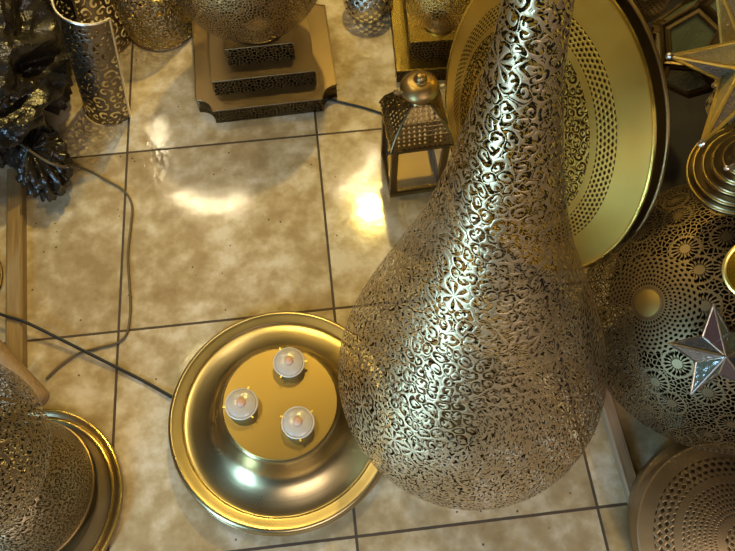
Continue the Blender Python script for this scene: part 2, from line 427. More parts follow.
# ------------------------------------------------------------------ round brass base with three bulbs
TC = Vector((-0.105, -0.195, 0.006)); TR = Matrix.Rotation(radians(-2.5), 3, 'X') @ Matrix.Rotation(radians(3.5), 3, 'Y')
t = thing('round_lamp_base', 'broad round spun brass lamp base lying on the tiles with three round bulbs', 'lamp base', TC, TR)
prof = [(0.1885, 0.002), (0.1925, 0.004), (0.1935, 0.010), (0.1915, 0.014), (0.1925, 0.020), (0.1905, 0.0255), (0.1865, 0.0275), (0.182, 0.0265), (0.1715, 0.0245), (0.1685, 0.0235), (0.1665, 0.0205), (0.160, 0.0205), (0.150, 0.0225), (0.135, 0.0275), (0.121, 0.0350), (0.1095, 0.0480), (0.1015, 0.0680), (0.0965, 0.0850), (0.0930, 0.0910)]
b = MB(); b.lathe([(0.150, 0.004), (0.186, 0.003)] + smoothprof(prof, 4), 144, mode='azim'); b.build('flared_dish', M['spun'], t, ang=60)
b = MB(); b.lathe([(0.0925, 0.0880), (0.0925, 0.0920), (0.0910, 0.0935), (0.087, 0.0937), (0.0003, 0.0940)], 96, mode='azim'); b.build('top_plate', M['spun_top'], t, ang=30)
Mi = (Matrix.Translation(TC) @ TR.to_4x4()).inverted()
for (px, py) in ((289, 362), (242, 405), (298, 423)):
    L = Mi @ at(px, py, 0.112); L.z = 0.0935
    b = MB(); b.lathe([(0.0205, 0.0), (0.0225, 0.003), (0.0252, 0.012), (0.0262, 0.016), (0.0250, 0.0175), (0.0232, 0.0165), (0.0205, 0.004), (0.0003, 0.003)], 48)
    rm = b.build('bulb_socket', M['white'], t, loc=L)
    b = MB(); b.lathe([(0.0235, 0.0145), (0.0222, 0.0185), (0.017, 0.0215), (0.009, 0.0230), (0.0003, 0.0233)], 40); b.build('bulb_lens', M['frost'], rm)
    b = MB(); b.lathe([(0.0075, 0.0225), (0.0070, 0.0260), (0.004, 0.0285), (0.0003, 0.029)], 20); b.build('bulb_tip', M['peg'], rm)
    for k in range(3):
        a = 2*pi*k/3 + px; b = MB(); b.box((0.0262*cos(a), 0.0262*sin(a), 0.0150), (0.007, 0.0025, 0.003), a)
        b.build('spring_clip', M['gilt'], rm)

# ------------------------------------------------------------------ big tray shades leaning on their edge
DC = Vector((0.349, 0.168, 0.280)); DN = Vector((-0.921, -0.300, 0.250)).normalized()
DR = axis_rot(DN, (0, -1, 0))
dprof = [(0.0003, 0.050), (0.05, 0.048), (0.10, 0.042), (0.15, 0.031), (0.190, 0.0185), (0.202, 0.0145), (0.214, 0.0105), (0.238, 0.003)]
def big_disc(label, C, name='tray_lamp', mat='disc', s=1.0):
    t = thing(name, label, 'lamp shade', C, DR)
    b = MB(); b.lathe([(r*s, z) for r, z in smoothprof(dprof, 5)], 144, mode='azim'); b.build('pierced_face', M[mat], t, ang=70)
    b = MB(); ring(b, 0.2405*s, 0.001, 0.0032, 120); b.build('rolled_rim', M['brass'], t)
    return t
big_disc('large round pierced brass tray shade leaning on edge behind the pear-shaped lamp', DC)
dp2 = DC - DN*0.016 + Vector((0.0, 0.0, 0.004))
t = thing('backing_tray', 'dark plain metal tray half hidden behind the large pierced brass tray shade', 'tray', dp2, DR)
b = MB(); b.lathe([(0.0003, -0.010), (0.15, -0.008), (0.22, -0.004), (0.243, 0.0)], 120); b.build('dish', M['dark'], t)
b = MB(); ring(b, 0.245, 0.0, 0.0026, 120); b.build('rolled_rim', M['brass_dk'], t)

# ------------------------------------------------------------------ dark rosette globe
GRr = 0.207; GC = at(723, 314, GRr + 0.002)
md = at(647, 303, 0.30); 
# aim the medallion: hit of that sight line with the globe
d = (md - CP).normalized(); oc_ = CP - GC; bb = oc_.dot(d); hit = CP + d*(-bb - math.sqrt(max(bb*bb - oc_.length_squared + GRr*GRr, 0)))
GD = (hit - GC).normalized()
t = thing('rosette_globe_lamp', 'large dark bronze globe lamp pierced with rosettes on the right side', 'lamp', GC - Vector((0, 0, GRr)))
rot = axis_rot(GD)
b = MB(); b.lathe(sph(GRr, 56, 0.0, pi*0.93), 128, mode='azim'); b.build('pierced_globe', M['dome'], t, ang=80, mtx=Matrix.Translation((0, 0, GRr)) @ rot.to_4x4())
b = MB(); b.lathe([(0.0195, 0.0), (0.017, 0.0018), (0.0003, 0.0022)], 40); b.build('medallion', M['medal'], t, mtx=Matrix.Translation(Vector((0, 0, GRr)) + GD*(GRr - 0.0018)) @ rot.to_4x4())

# ------------------------------------------------------------------ ringed shades at lower right
RC = Vector((0.557, -0.472, 0.094)); RN = Vector((-0.05, -0.156, 0.986)).normalized()
for k, (off, lab, mt) in enumerate((((0, 0, 0), 'shallow round bronze shade with rings of drop-shaped holes at the lower right corner', 'rdisc'),
                                    ((0.014, 0.018, -0.045), 'plain round bronze dish mostly hidden beneath the ringed shade in the lower right', 'bronze'))):
    t = thing('shallow_lamp' if k == 0 else 'round_dish', lab, 'lamp shade' if k == 0 else 'dish', RC + Vector(off), axis_rot(RN))
    b = MB(); b.lathe(smoothprof([(0.0003, 0.030), (0.04, 0.027), (0.08, 0.017), (0.11, 0.008), (0.138, 0.0)], 5), 128, mode='azim'); b.build('pierced_face' if k == 0 else 'dish', M[mt], t, ang=70)
    b = MB(); b.lathe([(0.138, 0.0), (0.1405, -0.001), (0.1405, -0.012), (0.136, -0.040 if k == 0 else -0.036)], 128); b.build('rim_band', M['bronze'], t)

# ------------------------------------------------------------------ stepped square pedestals with globes
def notched(h, w, notch, n=10):
    pts = []
    for q in range(4):
        a = pi/2*q; c, s = cos(a), sin(a)
        loc = [(w, -w + notch)] if False else []
        # concave quarter circle centred on the corner (w, w)
        arc = [(w - notch*sin(pi/2*k/n), w - notch*cos(pi/2*k/n)) for k in range(n + 1)] if notch else [(w, w)]
        arc = arc[::-1] if False else arc
        for x, y in arc: pts.append((c*x - s*y, s*x + c*y))
    return pts
def notch_pts(w, notch, n=10):
    if not notch: return [(-w, -w), (w, -w), (w, w), (-w, w)]
    out = []
    for q, (sx, sy) in enumerate(((1, -1), (1, 1), (-1, 1), (-1, -1))):
        C0 = Vector((sx*w, sy*w))
        st = {0: pi, 1: 3*pi/2, 2: 0, 3: pi/2}[q]
        for k in range(n + 1):
            a = st - (pi/2)*k/n
            out.append((C0.x + notch*cos(a), C0.y + notch*sin(a)))
    return out
def tier(t, w, z0, z1, notch, mat_top, mat_side):
    pts = notch_pts(w, notch); n = len(pts)
    b = MB(); b.add([(x, y, z1) for x, y in pts], [tuple(range(n))]); b.add([(x, y, z0) for x, y in pts], [tuple(range(n))[::-1]])
    top = b.build('tier_plate', mat_top, t, smooth=False)
    b = MB()
    for i in range(n):
        p, q = pts[i], pts[(i + 1) % n]; b.quad((*p, z0), (*q, z0), (*q, z1), (*p, z1))
    b.build('pierced_side', mat_side, top, ang=30)
    b = MB(); b.tube([(x, y, z1) for x, y in pts], 0.0016, 6, closed=True); b.build('rim_bead', mat_top, top)
def pedestal(label, loc, rz, tiers, mt, ms, group=None):
    t = thing('stepped_pedestal', label, 'pedestal', loc, Matrix.Rotation(rz, 3, 'Z'), 'square stepped pedestals')
    z = 0.0
    for w, h, nt_ in tiers: tier(t, w, z, z + h, nt_, mt, ms); z += h
    return t, z
p1 = Vector((-0.1005, 0.608, 0.0)); rz1 = radians(1.5)
t, z1 = pedestal('square three-step bronze pedestal with notched corners under the dark globe', p1, rz1, ((0.150, 0.040, 0.034), (0.108, 0.040, 0.0), (0.070, 0.046, 0.0)), M['ped'], M['side'])
def globe(label, loc, r, mat, name='globe_lamp', face=None):
    t = thing(name, label, 'lamp', loc)
    b = MB(); b.lathe(sph(r, 40, 0.02, pi - 0.16), 112, face=-pi/2); b.build('pierced_globe', mat, t, ang=80, mtx=Matrix.Translation((0, 0, r + 0.012)))
    b = MB(); b.lathe([(r*0.36, 0.0), (r*0.38, 0.004), (r*0.30, 0.008), (r*0.2, 0.020)], 48); b.build('foot_ring', M['brass_dk'], t)
    return t
globe('dark finely pierced bronze globe lamp standing on the three-step pedestal', p1 + Vector((0.004, -0.012, z1 + 0.003)), 0.152, M['lamp_fine'])
p2 = at(446, 16, 0.04) + Vector((0.028, 0.000, 0)); p2.z = 0
t, z2 = pedestal('square brass pedestal behind the small glass lantern', p2, radians(-3), ((0.150, 0.035, 0.0), (0.122, 0.055, 0.0)), M['brass'], M['side'])
g2 = at(441, 34, z2) + Vector((0.0, 0.03, 0)); g2.z = z2 + 0.001
globe('gold lattice globe lamp on the square brass pedestal at the top', g2, 0.088, M['globe_gold'])

# small pale jar lantern
jp = at(368, 3, 0.03); jp.z = 0.0
t = thing('votive_holder', 'small pale round candle holder cut with crosses beside the brass pedestal', 'candle holder', jp)
b = MB(); b.lathe(smoothprof([(0.032, 0.0), (0.045, 0.010), (0.056, 0.035), (0.058, 0.060), (0.050, 0.085), (0.038, 0.098)], 6), 64, face=-pi/2); b.build('cut_body', M['jar'], t, ang=80)
b = MB(); ring(b, 0.038, 0.098, 0.002, 48); b.build('rim', M['paledge'], t)
b = MB(); b.lathe([(0.0003, 0.001), (0.034, 0.001), (0.035, 0.004)], 48); b.build('foot', M['paledge'], t)

# ------------------------------------------------------------------ small glass lantern
lp0 = at(390, 197.5, 0); lp1 = at(442, 190, 0)
ex = (lp1 - lp0).normalized(); rzl = math.atan2(ex.y, ex.x); lw = (lp1 - lp0).length
LW = lw/2
ly = Vector((-sin(rzl), cos(rzl), 0)); lc = (lp0 + lp1)/2 + ly*LW
t = thing('glass_lantern', 'small brass lantern with pierced roof and glass windows standing on the tiles', 'lantern', lc, Matrix.Rotation(rzl, 3, 'Z'))
hB = 0.160
b = MB(); b.box((0, 0, 0.005), (2*LW, 2*LW, 0.010)); b.build('base_plate', M['medal'], t, smooth=False)
for sx, sy in ((-1, -1), (1, -1), (1, 1), (-1, 1)):
    b = MB(); b.box((sx*(LW - 0.006), sy*(LW - 0.006), hB/2 + 0.005), (0.012, 0.012, hB - 0.010)); b.build('corner_post', M['dark'], t, smooth=False)
for a in range(4):
    c_, s_ = cos(a*pi/2), sin(a*pi/2)
    for zz, hh in ((hB - 0.007, 0.012), (0.0145, 0.008)):
        b = MB(); b.box((s_*(LW - 0.004), -c_*(LW - 0.004), zz), ((2*LW - 0.01) if a % 2 == 0 else 0.008, 0.008 if a % 2 == 0 else (2*LW - 0.01), hh))
        b.build('window_rail', M['dark'], t, smooth=False)
for a in range(4):
    c_, s_ = cos(a*pi/2), sin(a*pi/2); pp = lambda x, z: (c_*x + s_*(LW - 0.006), s_*x - c_*(LW - 0.006), z)
    b = MB(); b.quad(pp(-LW + 0.01, 0.016), pp(LW - 0.01, 0.016), pp(LW - 0.01, hB - 0.012), pp(-LW + 0.01, hB - 0.012)); b.build('glass_pane', M['g_clear'], t, smooth=False)
ew = LW + 0.004; steps = [(ew, hB), (ew*0.86, hB + 0.026), (ew*0.62, hB + 0.050), (ew*0.30, hB + 0.070)]
b = MB()
for (w0, za), (w1, zb) in zip(steps, steps[1:]):
    for a in range(4):
        c_, s_ = cos(a*pi/2), sin(a*pi/2); r_ = lambda x, w, z: (c_*x + s_*w, s_*x - c_*w, z)
        b.quad(r_(-w0, w0, za), r_(w0, w0, za), r_(w1, w1, zb), r_(-w1, w1, zb))
rf = b.build('pierced_roof', M['roof'], t, smooth=False)
b = MB()
for sx, sy in ((-1, -1), (1, -1), (1, 1), (-1, 1)): b.tube([(sx*w, sy*w, z) for w, z in steps], 0.0022, 6)
b.tube([(sx*ew, sy*ew, hB) for sx, sy in ((-1, -1), (1, -1), (1, 1), (-1, 1))], 0.003, 6, closed=True); b.build('roof_edging', M['dark'], rf)
zt = hB + 0.070
b = MB(); b.lathe(smoothprof([(0.020, zt - 0.004), (0.016, zt + 0.004), (0.024, zt + 0.012), (0.0335, zt + 0.024), (0.032, zt + 0.034), (0.022, zt + 0.043), (0.011, zt + 0.047), (0.010, zt + 0.053), (0.006, zt + 0.058), (0.0004, zt + 0.060)], 5), 56); kn = b.build('onion_finial', M['brass_dk'], t, 'rounded brass finial', ang=50)
for s in (-1, 1):
    b = MB(); b.tube([(s*0.032, 0, zt + 0.022), (s*0.040, 0, zt + 0.023), (s*0.044, 0, zt + 0.026)], [0.004, 0.005, 0.0035], 8); b.build('handle_pin', M['paledge'], t)

# ------------------------------------------------------------------ openwork half cylinders and cylinder (top left)
def halftube(label, base, r, h, yaw, lean, mat, rev=1, name='wall_sconce', span=pi):
    R_ = lean @ Matrix.Rotation(yaw, 3, 'Z')
    t = thing(name, label, 'wall lamp', base, R_, 'curved openwork wall sconces')
    n = 40; b = MB()
    b.lathe([(r, h*i/14) for i in range(15)], n, -span/2, span/2); b.build('cut_sheet', M[mat], t, ang=80)
    for z, nm in ((h, 'top_rim'), (0.0, 'bottom_rim')):
        b = MB(); b.tube([(r*cos(-span/2 + span*k/40), r*sin(-span/2 + span*k/40), z) for k in range(41)], 0.0024, 6); b.build(nm, M['paledge'] if z else M['bronze'], t)
    for s in (-1, 1):
        b = MB(); b.tube([(r*cos(s*span/2), r*sin(s*span/2), z) for z in (0, h)], 0.0028, 6); b.build('side_edge', M['paledge'] if s > 0 else M['bronze'], t)
    return t
I3 = Matrix.Identity(3)
sb = at(130, 116, 0); sl = at(93, 100, 0)
halftube('curved openwork metal sconce standing upright next to the black bag, nearest of the two', at(112, 105, 0.0) + Vector((0.0, 0.0, 0.003)), 0.056, 0.28, radians(222), Matrix.Rotation(radians(11), 3, 'Y'), 'scroll', span=radians(190))
halftube('curved openwork metal sconce behind the nearest sconce, its inside facing the viewer', at(117, 50, 0.0) + Vector((-0.04, 0.05, 0.003)), 0.075, 0.25, radians(285), I3, 'scroll', span=radians(170))
cy = at(163, 22, 0.0)+ Vector((0, -0.012, 0))
t = thing('openwork_cylinder_lamp', 'silvery dark cylinder lamp cut with scrolls standing beside the stepped pedestal', 'lamp', cy)
b = MB(); b.lathe([(0.078, 0.004), (0.084, 0.02), (0.086, 0.08), (0.086, 0.20)], 80, face=-pi/2); b.build('cut_shade', M['scroll2'], t, ang=60)
b = MB(); ring(b, 0.078, 0.004, 0.003); b.build('bottom_ring', M['bronze'], t)
b = MB(); ring(b, 0.086, 0.20, 0.003); b.build('top_ring', M['bronze'], t)
b = MB(); b.lathe(sph(0.026, 12), 24); b.build('bulb', M['gilt'], t, mtx=Matrix.Translation((0.01, -0.01, 0.07)))
b = MB(); b.lathe([(0.0003, 0.003), (0.076, 0.003)], 40); b.build('base_plate', M['brass'], t)

# ------------------------------------------------------------------ globe + domed lamp on tray at lower left
tl = Vector((-0.533, -0.292, 0.0))
t = thing('rimmed_tray', 'round bronze tray with raised rim on the tiles under the pierced dome, lower left', 'tray', tl)
b = MB(); b.lathe(smoothprof([(0.12, 0.002), (0.148, 0.002), (0.156, 0.006), (0.158, 0.014), (0.155, 0.018), (0.150, 0.0165), (0.144, 0.011), (0.139, 0.012), (0.134, 0.010), (0.114, 0.0095)], 3), 128, mode='azim'); b.build('dish', M['spun_dk'], t, ang=50)
b = MB(); b.lathe([(0.1145, 0.0095), (0.0003, 0.0090)], 64); b.build('centre_plate', M['dark'], t)  # tray centre coloured darker to stand in for shade inside the dome
b = MB(); ring(b, 0.155, 0.0175, 0.002, 120); b.build('rim_bead', M['brass'], t)
b = MB(); ring(b, 0.141, 0.0125, 0.0014, 120); b.build('rim_bead', M['brass'], t)
dl = Vector((-0.540, -0.272, 0.019))
t = thing('domed_lamp', 'dark pierced dome-shaped shade standing on the rimmed tray, lower left', 'lamp shade', dl)
b = MB(); b.lathe([(r, z) for r, z in smoothprof([(0.118, 0.0), (0.119, 0.03), (0.112, 0.070), (0.088, 0.110), (0.05, 0.132), (0.0003, 0.138)], 7)], 112, face=0); b.build('pierced_dome', M['lamp_dark'], t, ang=80)
b = MB(); ring(b, 0.118, 0.001, 0.0022, 96); b.build('bottom_ring', M['brass_dk'], t)
hg = at(-62, 455, 0.50)
t = thing('hanging_globe_lamp', 'dark scroll-pierced bronze globe hanging over the rimmed tray, left edge', 'lamp', hg)
b = MB(); b.lathe(sph(0.098, 40, 0.1, pi - 0.1), 112, face=0.3); b.build('pierced_globe', M['lamp_dark'], t, ang=80)
b = MB(); b.lathe([(0.012, 0.096), (0.014, 0.100), (0.008, 0.115), (0.002, 0.13)], 24); b.build('top_cap', M['brass_dk'], t)
b = MB(); b.tube([(0, 0, 0.125), (0, 0, 0.60)], 0.002, 6); b.build('hanging_wire', M['dark'], t)

# ------------------------------------------------------------------ timber strips and pole
def beam(name, label, p, q, w, h, mat, z=None):
    p = Vector(p); q = Vector(q); L = (q - p).length; d = (q - p).normalized()
    t = bpy.data.meshes.new(name); rz = math.atan2(d.y, d.x) - pi/2
    b = MB(); hw = w/2; c = 0.12*w; hh = h
    prof_ = [(-hw, 0), (hw, 0), (hw, hh - c), (hw - c, hh), (-hw + c, hh), (-hw, hh - c)]
    vs = [(x, 0, zz) for x, zz in prof_] + [(x, L, zz) for x, zz in prof_]; n = 6
    b.add(vs, [tuple(range(n))] + [tuple(range(n, 2*n))[::-1]] + [(i, n + i, n + (i + 1) % n, (i + 1) % n) for i in range(n)])
    o = b.build(name, mat, smooth=False); o.location = p; o.rotation_euler = (0, 0, rz)
    return tag(o, label, 'wood')
b0 = at(19, 372, 0); b1 = at(19, 174, 0)
beam('wooden_strip', 'pale wooden strip lying along the left edge of the floor', b0, b1, 0.030, 0.022, M['wood'])
q0 = at(636, 508, 0); q1 = at(592, 360, 0); 
beam('wooden_batten', 'brown wooden batten lying on the tiles to the right of the pear-shaped lamp', q0, q1, 0.024, 0.016, M['wood2'])
# round pole end
e0 = at(42, 402, 0.0425); e1 = at(-30, 324, 0.0425); dv = (e1 - e0).normalized(); e0.z = 0.0425; e1.z = 0.0425
pp = [e0 - dv*0.004, e0, e0 + dv*0.006, e0 + dv*0.1, e1]
b = MB(); b.tube([Vector(x) - e0 for x in pp], [0.006, 0.0135, 0.0185, 0.0190, 0.0190], 24); o = b.build('wooden_pole', M['wood2'], loc=e0 - Vector((0, 0, 0.0)), ang=50)
tag(o, 'round reddish wooden pole end poking out from the left edge over the pale strip', 'pole')
# pierced drum just inside the left edge
t = thing('pierced_drum_lamp', 'dark pierced drum lamp peeking in at the left edge beyond the wooden strip', 'lamp', at(-45, 285, 0.0))
b = MB(); b.lathe([(0.088, 0.004), (0.092, 0.02), (0.092, 0.09), (0.08, 0.11), (0.02, 0.118)], 80, face=0); b.build('pierced_body', M['lamp_fine'], t, ang=50)
b = MB(); ring(b, 0.088, 0.003, 0.003); b.build('base_ring', M['dark'], t)

# ------------------------------------------------------------------ cables
def cable(label, pts, r, mat, name='power_cable'):
    P_ = smoothpts(pts, 10); o0 = P_[0].copy()
    b = MB(); b.tube([p - o0 for p in P_], r, 8); o = b.build(name, mat, loc=o0); return tag(o, label, 'cable')
zc = 0.0030
cable('thin brown cable looping down the tiles from the black bag towards the wooden pole', [at(19, 143, .105), at(32, 152, .112), at(48, 162, .110), at(62, 166.5, .085), at(72, 165, .02), at(85, 169, zc), at(106, 180, zc), at(124, 191, zc), at(132, 205, zc), at(131, 225, zc), at(128, 255, zc), at(129.5, 285, zc), at(130.5, 310, zc), at(127, 333, zc), at(117, 343, zc), at(98, 348, zc), at(78, 354, zc), at(60, 366, zc), at(46, 379, zc)], 0.0024, M['cable2'])
cable('black cable running from the left edge to the round brass lamp base', [at(-40, 296, .030), at(0, 314, .027), at(25, 322, .025), at(60, 339, .016), at(80, 349, .0125), at(100, 359, .009), at(140, 379, .005), at(165, 393, .006), at(173, 397.5, .007)], 0.0030, M['cable'])
cable('short black cable running from the stepped pedestal to the glass lantern', [at(320, 97, .004), at(322, 98, .004), at(345, 103, .003), at(365, 108, .003), at(384, 114, .004)], 0.0026, M['cable'])

# ------------------------------------------------------------------ black bag
def crumple(p, s1, a1, s2, a2):
    q = Vector((p.x*1.5 + p.y*0.5, p.y*0.45 - p.x*0.2, p.z*0.8))
    w = noise.noise(p*5)*0.25; q = q + Vector((w, w, 0))
    n = noise.noise(q*s1); m = noise.noise(q*s2 + Vector((3, 7, 1))); k = noise.noise(q*s2*2.2)
    return a1*(0.45 - abs(n)*2) + a2*(0.4 - abs(m)*2) + a2*0.4*(0.4 - abs(k)*2)
def blob(mb, c, rad, n=90, m=60, a1=0.02, a2=0.01, s1=9, s2=24, zmin=0.002, pleat=0, yaw=0.0):
    R_ = Matrix.Rotation(yaw, 3, 'Z'); vs = []
    for i in range(m + 1):
        th = pi*i/m
        for k in range(n):
            ph = 2*pi*k/n; d = Vector((sin(th)*cos(ph), sin(th)*sin(ph), cos(th)))
            p = Vector((d.x*rad[0], d.y*rad[1], d.z*rad[2]))
            f = crumple(p + Vector(c), s1, a1, s2, a2)
            if pleat: f += pleat*abs(sin(ph*7 + 2*noise.noise(p*12)))*sin(th)
            p = R_ @ (p + d*f) + Vector(c); p.z = max(p.z, zmin); vs.append(p)
    fs = [(i*n + k, (i + 1)*n + k, (i + 1)*n + (k + 1) % n, i*n + (k + 1) % n) for i in range(m) for k in range(n)]
    mb.add(vs, fs)
bc = at(-18, 62, 0.15)
t = thing('plastic_bag', 'crumpled shiny black plastic bag tied at the bottom, upper left corner', 'bag', (bc.x, bc.y, 0))
b = MB(); blob(b, (0, 0, 0.15), (0.140, 0.205, 0.150), a1=0.05, a2=0.012, n=220, m=130); bo = b.build('bag_body', M['bag'], t, ang=28)
kp = at(44, 163, 0.05)
b = MB(); blob(b, (kp.x - bc.x, kp.y - bc.y, 0.052), (0.042, 0.070, 0.048), a1=0.012, a2=0.004, s1=16, s2=30, pleat=0.014, yaw=radians(12), n=120, m=50); b.build('tied_end', M['bag'], t, ang=28)

# ------------------------------------------------------------------ stars
def star_spikes(label, c, tips, base_r, framemat, glassmats, bar, name='star_lantern', sides=4, knob=0.0):
    t = thing(name, label, 'star lantern', c)
    fr = MB(); gl = [MB() for _ in glassmats]; kb = MB()
    for i, tp in enumerate(tips):
        tp = Vector(tp); d = tp.normalized(); ref = BACK if abs(d.dot(BACK)) < .9 else UP
        u = d.cross(ref).normalized(); w = d.cross(u)
        base = [d*base_r*0.75 + base_r*0.8*(u*cos(2*pi*k/sides + pi/4) + w*sin(2*pi*k/sides + pi/4)) for k in range(sides)]
        for k in range(sides):
            a, b2 = base[k], base[(k + 1) % sides]
            fr.tube([a, tp], bar, 6); fr.tube([a, b2], bar, 6)
            g = gl[(i + k) % len(gl)]; g.add([a, b2, tp], [(0, 1, 2)])
        if knob: kb = MB(); kb.tube([tp - d*knob*1.5, tp - d*knob*.3, tp + d*knob*.8, tp + d*knob*1.3], [knob*.6, knob, knob, knob*.4], 10); kb.build('tip_cap', M['steel'], t)
    body = fr.build('frame', framemat, t)
    for g, gm in zip(gl, glassmats): g.build('glass_pane', gm, t, smooth=False)
    return t
def pxv(dx, dy, db, z=None, k=1.0):     # vector along the picture's right / up plus towards the viewer (metres)
    return RIGHT*dx + UP*dy + BACK*db
# flat five point star with raised centre
def star5(label, c, R, rot, tilt, mats, name='glass_star'):
    t = thing(name, label, 'star ornament', c)
    X, Y, Z = RIGHT, UP, BACK; Rm = Matrix((X, Y, Z)).transposed() @ tilt
    tips = [Rm @ Vector((R*cos(rot + 2*pi*k/5), R*sin(rot + 2*pi*k/5), 0)) for k in range(5)]
    inn = [Rm @ Vector((R*0.46*cos(rot + pi/5 + 2*pi*k/5), R*0.46*sin(rot + pi/5 + 2*pi*k/5), 0)) for k in range(5)]
    fr = MB(); g = [MB() for _ in mats]
    for sgn in (1, -1):
        ap = Rm @ Vector((0, 0, sgn*R*0.34))
        for k in range(5):
            i0, i1 = inn[k - 1], inn[k]
            for j, (a, b2) in enumerate(((i0, tips[k]), (tips[k], i1))):
                g[(2*k + j) % len(mats)].add([ap, a, b2], [(0, 1, 2)]); fr.tube([a, b2], R*0.022, 6)
            fr.tube([ap, tips[k]], R*0.026, 6); fr.tube([ap, inn[k]], R*0.022, 6)
    fr.build('tin_frame', M['steel'], t)
    for q, mt in zip(g, mats): q.build('glass_pane', mt, t, smooth=False)
    return t
def on_globe(px, py, lift):
    d = (at(px, py, 0.3) - CP).normalized(); bb = (CP - GC).dot(d); rr = GRr + lift
    return CP + d*(-bb - math.sqrt(max(bb*bb - (CP - GC).length_squared + rr*rr, 0)))
sc_ = on_globe(717, 352, 0.026)
star5('tin-framed five-pointed star of dark glass lying on the rosette globe', sc_, 0.060, radians(98), Matrix.Rotation(radians(8), 3, 'X'), [M['g_green'], M['g_plum'], M['g_blue'], M['g_grey'], M['g_green']])

sA = at(757, 62, 0.56)
def tipv(c, px, py, z): return at(px, py, z) - c
star_spikes('gilt-edged many-pointed star lantern with hammered glass at the top right', sA,
            [tipv(sA, 670, 56, 0.60), tipv(sA, 702, 143, 0.60), tipv(sA, 800, 150, 0.56), tipv(sA, 850, 50, 0.58), tipv(sA, 790, -40, 0.58), tipv(sA, 716, -22, 0.60), BACK*0.09, -BACK*0.09],
            0.034, M['gilt'], [M['g_amber'], M['g_grey']], 0.0021, knob=0.0036)
b = MB(); b.tube([(0, 0, 0), (0, 0, 0.5)], 0.0012, 6); b.build('hanging_wire', M['dark'], bpy.data.objects['star_lantern'])
sB = at(752, 160, 0.50)
star_spikes('silver wire-edged star lantern at the right edge below the gilt-edged star', sB,
            [tipv(sB, 727, 168, 0.53), tipv(sB, 742, 128, 0.53), tipv(sB, 780, 150, 0.5), tipv(sB, 770, 190, 0.5), BACK*0.04],
            0.010, M['steel'], [M['g_grey'], M['g_blue']], 0.0012, knob=0.003)

# ------------------------------------------------------------------ stepped round lamp base, tilted, resting on the globe
rc = at(746, 158, 0.50)
RNn = (BACK*0.80 - RIGHT*0.35 + UP*0.30).normalized()
t = thing('ringed_lamp_base', 'round stepped bronze lamp base with concentric bright rings at the right edge', 'lamp base', rc - RNn*0.03, axis_rot(RNn))
pr = []
for k, rr in enumerate((0.062, 0.055, 0.045, 0.035, 0.025, 0.016)):
    z = k*0.007; pr += [(rr, z), (rr, z + 0.005), (rr - 0.003, z + 0.0085)]
pr.append((0.0003, 0.046))
b = MB(); b.lathe(pr, 96); b.build('stepped_body', M['ring_dk'], t, ang=25)
for k, rr in enumerate((0.062, 0.055, 0.045, 0.035, 0.025)):
    b = MB(); ring(b, rr - 0.001, k*0.007 + 0.0065, 0.0010, 80, 6)
    b.build('bright_bead', M['brass'], t)

# black sheet standing in for the deep shade between the tray lamp and the right hand pile
def sheet(name, label, cat, corners, mat, nx=60, ny=60, amp=0.03, thick=0.004):
    a, b_, c_, d_ = [Vector(c) for c in corners]; o0 = a.copy(); vs = []; fs = []
    for lay in (1, 0):
        for j in range(ny + 1):
            for i in range(nx + 1):
                u, v = i/nx, j/ny; p = (a*(1 - u) + b_*u)*(1 - v) + (d_*(1 - u) + c_*u)*v
                e = min(u, v, 1 - u, 1 - v)*8; e = min(e, 1)
                h = amp*e*(0.4 + abs(noise.noise(Vector((p.x*14, p.y*5, 0))))*1.6 + 0.5*abs(noise.noise(Vector((p.x*30, p.y*26, 4)))))
                p = p + Vector((noise.noise(p*9)*0.02, noise.noise(p*9 + Vector((5, 5, 5)))*0.02, 0)); vs.append(Vector((p.x, p.y, 0.001 + (h + thick)*lay)) - Vector((o0.x, o0.y, 0)))
    n = (nx + 1)*(ny + 1)
    for j in range(ny):
        for i in range(nx):
            k = j*(nx + 1) + i; q = (k, k + 1, k + nx + 2, k + nx + 1); fs.append(q); fs.append(tuple(n + x for x in q[::-1]))
    for i in range(nx):
        k = i; fs.append((k + 1, k, n + k, n + k + 1)); k = ny*(nx + 1) + i; fs.append((k, k + 1, n + k + 1, n + k))
    for j in range(ny):
        k = j*(nx + 1); fs.append((k, k + nx + 1, n + k + nx + 1, n + k)); k += nx; fs.append((k + nx + 1, k, n + k, n + k + nx + 1))
    b = MB(); b.add(vs, fs); o = b.build(name, mat, loc=(o0.x, o0.y, 0)); return tag(o, label, cat)
M['shade_sheet'] = plain('flat_black_shade', (0.012, 0.010, 0.008), 0.9, col2=(0.022, 0.018, 0.014))
sheet('black_shade_sheet', 'black sheet standing in for deep shade in the gap right of the large brass tray', 'shade_sheet', [at(612, 300, 0), at(790, 330, 0), at(800, -60, 0), at(625, -60, 0)], M['shade_sheet'], amp=0.02)
